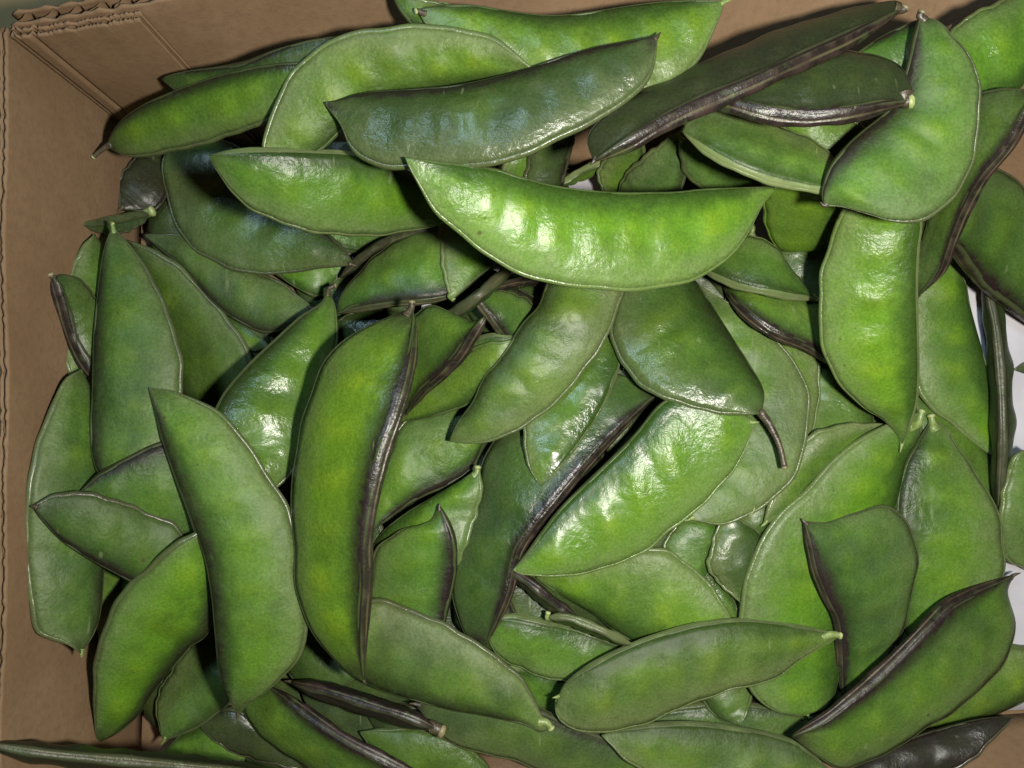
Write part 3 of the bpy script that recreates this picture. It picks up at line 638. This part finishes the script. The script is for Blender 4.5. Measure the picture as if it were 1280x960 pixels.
def shape(pd, nt, ns, zf, d):
    """mid sheet, normal, thickness for a pod; zf(t) = height along it, d = how far the seam stands above the belly edge"""
    S = spline(pd['S'], nt); B = spline(pd['B'], nt)
    t = np.linspace(0, 1, nt); s = np.linspace(0, 1, ns)
    px = S[:, None, 0] * (1 - s) + B[:, None, 0] * s
    py = S[:, None, 1] * (1 - s) + B[:, None, 1] * s
    env = np.clip(np.sin(math.pi * t), 0, 1) ** 0.55
    z = zf(t)[:, None] + d * 1e-3 * env[:, None] * (0.5 - s)
    w1, w2, w3, w4 = pd['warp']
    wz = (0.0009 * np.sin(t * (8 + 5 * w1) + 6.28 * w2)[:, None] * s[None, :] ** 2 + 0.0006 * np.sin(t * (6 + 6 * w3) + 6.28 * w4)[:, None] * (1 - s[None, :])) * env[:, None]
    z = z + wz
    # uneven outline
    jx = (0.9 * np.sin(t * (23 + 12 * w4) + 6 * w1) + 0.6 * np.sin(t * (51 + 9 * w2) + 6 * w3)) * env
    nrm2 = np.stack([-(np.gradient(B[:, 1])), np.gradient(B[:, 0])], 1); nrm2 /= np.maximum(np.linalg.norm(nrm2, axis=1, keepdims=True), 1e-6)
    px = px + (jx * nrm2[:, 0])[:, None] * s[None, :]; py = py + (jx * nrm2[:, 1])[:, None] * s[None, :]
    M = unproj(px, py, z)
    dt = np.gradient(M, axis=0); ds = np.gradient(M, axis=1)
    # near the tips the cross direction vanishes: borrow it from further in
    wv = M[:, -1] - M[:, 0]
    W = np.linalg.norm(wv, axis=1)
    ref = wv / np.maximum(W, 1e-9)[:, None]
    k = max(2, nt // 12)
    ref[:k] = ref[k]; ref[-k:] = ref[-k - 1]
    N = np.cross(dt, np.repeat(ref[:, None, :], ns, 1))
    N /= np.maximum(np.linalg.norm(N, axis=2, keepdims=True), 1e-12)
    if N[..., 2].mean() < 0: N = -N
    Hm = pd.get('H', 4.0) * 0.86e-3
    sw = pd.get('sw', 1.0) * 1e-3
    Ht = np.minimum(Hm, (0.45 if pd.get('fat') else 0.22) * W + 0.10 * Hm) * np.clip(np.sin(math.pi * np.clip(t, .004, .996)) ** 0.32, 0, 1)
    prof = np.clip(1 - np.abs(2 * s - 1) ** 3.4, 0, 1) ** 0.88
    rs = pd['rs']
    seed = np.zeros((nt, ns))
    for (tc, sc, am) in rs:
        seed = np.maximum(seed, am * np.exp(-((t[:, None] - tc) / pd['sig']) ** 2 - ((s[None, :] - sc) / .25) ** 2))
    h = Ht[:, None] * prof[None, :] * (0.72 + 0.30 * seed)
    tap = np.clip(np.minimum(t, 1 - t) / 0.14, 0, 1) ** 0.75
    h = np.maximum(h, (np.maximum(sw - .6e-3, 0) * tap)[:, None] * np.clip(1 - s / 0.22, 0, 1)[None, :])
    he = pd.get('er', 1.2) * 1e-3 * (0.25 + 0.75 * tap)[:, None]
    h = np.sqrt(h ** 2 + he ** 2)
    return M, N, h, seed, t, s, tap, ref

# ---- settle the heap: every pod is laid on what is already there
CELL = 5.0
GX0, GY0, GW, GH = -60, -60, 292, 224
def inward_plane(a, b, c):
    n = (b - a).cross(c - a).normalized(); return n, a
gx = GX0 + (np.arange(GW) + .5) * CELL; gy = GY0 + (np.arange(GH) + .5) * CELL
PXg, PYg = np.meshgrid(gx, gy)
RX = (PXg - CX) / F; RY = -(PYg - CY) / F
HM = np.full((GH, GW), 0.0015)
for (i, j) in WALLS:
    n, a = inward_plane(FOOT[i], FOOT[j], RIM[i])
    # point on the ray: (RX*(HC-z), RY*(HC-z), z)
    den = n.z - n.x * RX - n.y * RY
    num = n.dot(a) - (n.x * RX + n.y * RY) * HC
    zz = num / np.where(np.abs(den) < 1e-9, 1e-9, den)
    zz = np.where((zz > 0) & (zz < HC), zz, 0)
    HM = np.maximum(HM, np.minimum(zz, ZR - 0.004))
IDM = np.full((GH, GW), -1)
rs_ = random.Random(5)
for idx, pd in enumerate(PODS):
    pl = max(np.linalg.norm(np.diff(np.array(pd['S'], float), axis=0), axis=1).sum(), np.linalg.norm(np.diff(np.array(pd['B'], float), axis=0), axis=1).sum())
    ns_ = max(2, int(round(pl / 68)) + rs_.choice([-1, 0, 0])); pd['sig'] = 17.0 / pl * 1.0; big_ = 1.0 if pl > 220 else .35
    pd['rs'] = [((i + .5) / ns_ * .8 + .1 + rs_.uniform(-.03, .03), rs_.uniform(.42, .55), rs_.uniform(.55, 1) * big_) for i in range(ns_)]
    pd['warp'] = [rs_.random() for _ in range(4)]
    best = None
    dl = [pd['d']] if 'd' in pd else [-3, 0, 3]
    if 'd' in pd and pd['d'] < 6: dl = [pd['d'] - 7, pd['d'] - 3, pd['d'], pd['d'] + 3, pd['d'] + 7]
    for d in dl:
        M, N, h, seed, t, s, tap, ref = shape(pd, 90, 22, lambda t: 0 * t + 0.03, d)
        top = M + N * h[..., None]; bot = M - N * h[..., None]
        pts = np.concatenate([top.reshape(-1, 3), bot.reshape(-1, 3)])
        tt = np.concatenate([np.repeat(t, 22)] * 2)
        kk = F / (HC - pts[:, 2])
        cx = ((pts[:, 0] * kk + CX - GX0) / CELL).astype(int).clip(0, GW - 1)
        cy = ((-pts[:, 1] * kk + CY - GY0) / CELL).astype(int).clip(0, GH - 1)
        hm = HM[cy, cx]; half = len(hm) // 2
        zrel = pts[:, 2] - 0.03
        # lower face must clear, upper face must show
        lo = zrel[half:]; hi = zrel[:half]
        al = [-.045, -.035, -.025, -.018, -.012, -.006, 0, .006, .012, .018, .025, .035, .045]
        for a in al:
            for q in (-.008, -.004, 0.0, .003):
                sh = a * (tt - .5) + q * (2 * tt - 1) ** 2
                c1 = np.quantile(hm[half:] - 0.0040 - (lo + sh[half:]), 0.82)
                c2 = (hm[:half] + 0.0005 - (hi + sh[:half])).max()
                z0 = max(c1, c2)
                cost = z0 + sh.mean() + abs(a) * .10 + abs(q) * .25 + abs(d - pd.get('d', 0)) * 2.5e-4
                if best is None or cost < best[0]:
                    best = (cost, z0, a, q, d)
    _, z0, a, q, d = best
    pd['fit'] = (z0, a, q, d)
    zf = lambda t, z0=z0, a=a, q=q: z0 + a * (t - .5) + q * (2 * t - 1) ** 2
    M, N, h, *_ = shape(pd, 160, 40, zf, d)
    top = (M + N * h[..., None]).reshape(-1, 3)
    kk = F / (HC - top[:, 2])
    cx = ((top[:, 0] * kk + CX - GX0) / CELL).astype(int).clip(0, GW - 1)
    cy = ((-top[:, 1] * kk + CY - GY0) / CELL).astype(int).clip(0, GH - 1)
    flat = cy * GW + cx
    hmf = HM.ravel(); idf = IDM.ravel()
    new = hmf.copy(); np.maximum.at(new, flat, top[:, 2])
    idf[new > hmf + 1e-9] = idx
    HM = new.reshape(GH, GW); IDM = idf.reshape(GH, GW)

# ---- meshes
def ring_mesh(rings, closed=True, caps=True):
    n = len(rings); m = len(rings[0]); v = [p for r in rings for p in r]; f = []
    for i in range(n - 1):
        for j in range(m if closed else m - 1):
            a = i * m + j; b = i * m + (j + 1) % m
            f.append((a, b, b + m, a + m))
    if caps:
        f.append(tuple(range(m))); f.append(tuple((n - 1) * m + j for j in range(m)))
    return v, f

def tube(name, pts, radii, mat, parent, sides=10, attr=None):
    pts = [Vector(p) for p in pts]; rings = []; att = []
    up = Vector((0.13, 0.21, 0.97))
    for i, p in enumerate(pts):
        tg = (pts[min(i + 1, len(pts) - 1)] - pts[max(i - 1, 0)]).normalized()
        if abs(tg.dot(up)) > .97: up = Vector((1, .1, 0))
        x = tg.cross(up).normalized(); y = x.cross(tg).normalized()
        rings.append([p + (x * math.cos(2 * math.pi * k / sides) + y * math.sin(2 * math.pi * k / sides)) * radii[i] for k in range(sides)])
    v, f = ring_mesh(rings)
    return link(name, v, f, mat, parent, attrs=[attr] * len(v) if attr else None)

def set_look(o, pd):
    o['vivid'] = float(pd.get('vivid', .5)); o['purple'] = float(pd.get('purple', .5)); o['pale'] = float(pd.get('pale', .7))
    o['dark'] = float(pd.get('dark', 0)); o['matt'] = float(pd.get('matt', 0.10))
    o['rim_dark'] = float(pd.get('rim_dark', 0.0 if pd.get('rim_pale') else min(.85, .05 + pd.get('dark', 0) + .28 * pd.get('purple', .5))))

def build_pod(pd):
    fil = pd.get('filler')
    nt, ns = (64, 14) if not fil else (36, 9)
    z0, a, q, d = pd['fit']
    zf = lambda t: z0 + a * (t - .5) + q * (2 * t - 1) ** 2
    M, N, h, seed, t, s, tap, ref = shape(pd, nt, ns, zf, d)
    base = Vector(M[nt // 2, ns // 2])
    root = thing('bean_pod', pd['label'], 'bean pod', group='buried bean pods' if fil else 'bean pods heaped in the box')
    root.location = base
    bN = np.array(base)
    top = M + N * h[..., None] - bN; bot = M - N * h[..., None] - bN
    # shell
    rings = []; att = []
    for i in range(nt):
        rings.append([top[i, j] for j in range(ns)] + [bot[i, j] for j in range(ns - 1, -1, -1)])
        att += [(s[j], t[i], seed[i, j]) for j in range(ns)] + [(s[j], t[i], seed[i, j]) for j in range(ns - 1, -1, -1)]
    v, f = ring_mesh(rings)
    o = link('shell', v, f, M_SHELL, root, att); set_look(o, pd)
    # seam: two raised ribs with a groove between, along the seam edge
    sw = pd.get('sw', 1.0) * 1e-3
    prof = [(-1.0, -.55), (-1.02, .1), (-.86, .62), (-.52, .92), (-.34, .93), (-.25, .84), (-.12, .95), (.52, .92), (.86, .62), (1.02, .1), (1.0, -.55), (.4, -.8), (-.4, -.8)]
    rings = []; att = []
    for i in range(nt):
        phi = math.radians(pd.get('roll', 36 if d >= 5 else 8)) * tap[i]
        o0 = -ref[i]; out = o0 * math.cos(phi) + N[i, 0] * math.sin(phi); Nr = N[i, 0] * math.cos(phi) - o0 * math.sin(phi); c = M[i, 0] - bN
        hw = max(sw * (0.12 + 0.88 * tap[i]), h[i, 0] * 1.06); pr = max(0.0004, min(0.0011, sw * .55)) * (0.25 + 0.75 * tap[i])
        wob = 0.92 + 0.10 * math.sin(i * 0.27 + z0 * 900) + 0.04 * math.sin(i * 0.7 + z0 * 1700)
        rings.append([c + Nr * (x * hw * wob) + out * (y * pr * (2 - wob)) for (x, y) in prof])
        att += [((x + 1) / 2, t[i], 0) for (x, y) in prof]
    v, f = ring_mesh(rings)
    o = link('seam', v, f, M_SEAM, root, att); set_look(o, pd)
    if pd.get('seam_green') is not None: o['purple'] = pd['seam_green']
    if not fil:
        rings = []; att = []
        for i in range(nt):
            out = ref[i]; c = M[i, -1] - bN; r = h[i, -1]
            rings.append([c + N[i, -1] * (math.cos(an) * r * .995) + out * (math.sin(an) * r * (.85 if math.sin(an) > 0 else .3)) for an in [2 * math.pi * k / 10 for k in range(10)]])
            att += [(1.0, t[i], 0)] * 10
        v, f = ring_mesh(rings)
        o = link('edge_rim', v, f, M_RIM, root, att); set_look(o, pd)
        e0 = M[0, 0]; e1 = M[-1, 0]
        if pd.get('stem'):
            kind = pd.get('stem_kind', 'gg'); r = pd.get('stem_r', 1.2) * (0.72e-3 if kind[0] == 'g' else 0.85e-3)
            path = [tuple(pd['S'][0])] + [tuple(p) for p in pd['stem']] if not pd.get('stem_back') else [tuple(p) for p in pd['stem']]
            k2 = max(2, int(nt * pd.get('neck', .07 if pd.get('stem_back') else .03)))
            m2 = (M[k2, 0] + M[k2, -1]) / 2; kq = F / (HC - m2[2])
            p_in = (m2[0] * kq + CX, -m2[1] * kq + CY)
            dense = spline([p_in] + path, 20)
            za, zb = float(m2[2]), float(e0[2]) + pd.get('zs', 0) * 0.004
            pts = []; rad = []
            rin = min(1.9 * r, 0.30 * np.linalg.norm(M[k2, 0] - M[k2, -1]) + .3 * r)
            for i, p in enumerate(dense):
                w = i / 19
                pts.append(Vector(unproj(np.array(p[0]), np.array(p[1]), np.array(za + (zb - za) * w + 0.0004 * w))) - base)
                rad.append(rin + (r * .86 - rin) * min(1, w * 1.5) ** .7)
            rad[-1] *= 1.10; rad[-2] *= 1.08; rad[0] *= .5
            st = tube('stem', pts, rad, M_STEM_D if kind[0] in 'db' else M_STEM_G, root)
            tg = (pts[-1] - pts[-3]).normalized()
            capm = M_CUTB if (kind[1] in 'bd' or pd.get('stem_cut')) else M_CUT
            tube('cut_end', [pts[-1] - tg * r * .25, pts[-1] + tg * r * .25, pts[-1] + tg * r * .55], [r * 1.0, r * .98, r * .55], capm, st)
        if not pd.get('beak') and not pd.get('nobeak'):
            tp = np.array(pd['S'][-1], float); im = (np.array(pd['S'][-2], float) + np.array(pd['B'][-2], float)) / 2
            dr = (tp - im) / max(1e-6, np.hypot(*(tp - im))); wq = pd['warp']
            pd['beak'] = [tuple(tp + dr * (4 + 5 * wq[0]) + np.array([-dr[1], dr[0]]) * 4 * (wq[1] - .5))]
        if pd.get('beak'):
            b2 = np.array(pd['beak'][-1], float); tip = np.array(pd['S'][-1] if not pd.get('beak_start') else pd['S'][0], float)
            if np.hypot(*(b2 - np.array(pd['S'][0]))) < np.hypot(*(b2 - np.array(pd['S'][-1]))):
                tip = np.array(pd['S'][0], float); e1 = e0; inn = (np.array(pd['S'][1], float) + np.array(pd['B'][1], float)) / 2
            else:
                inn = (np.array(pd['S'][-2], float) + np.array(pd['B'][-2], float)) / 2
            st0 = tip + (inn - tip) * min(1, 6 / max(1, np.hypot(*(inn - tip))))
            dense = spline([tuple(st0), tuple(tip), tuple(b2)], 9)
            pts = [Vector(unproj(np.array(p[0]), np.array(p[1]), np.array(float(e1[2]) + .0004 * i / 8))) - base for i, p in enumerate(dense)]
            tube('beak', pts, [0.0009 * (1 - i / 8.6) ** .8 for i in range(9)], M_STEM_D if pd.get('purple', 0) > .6 else M_STEM_G, root, sides=8)
    return root

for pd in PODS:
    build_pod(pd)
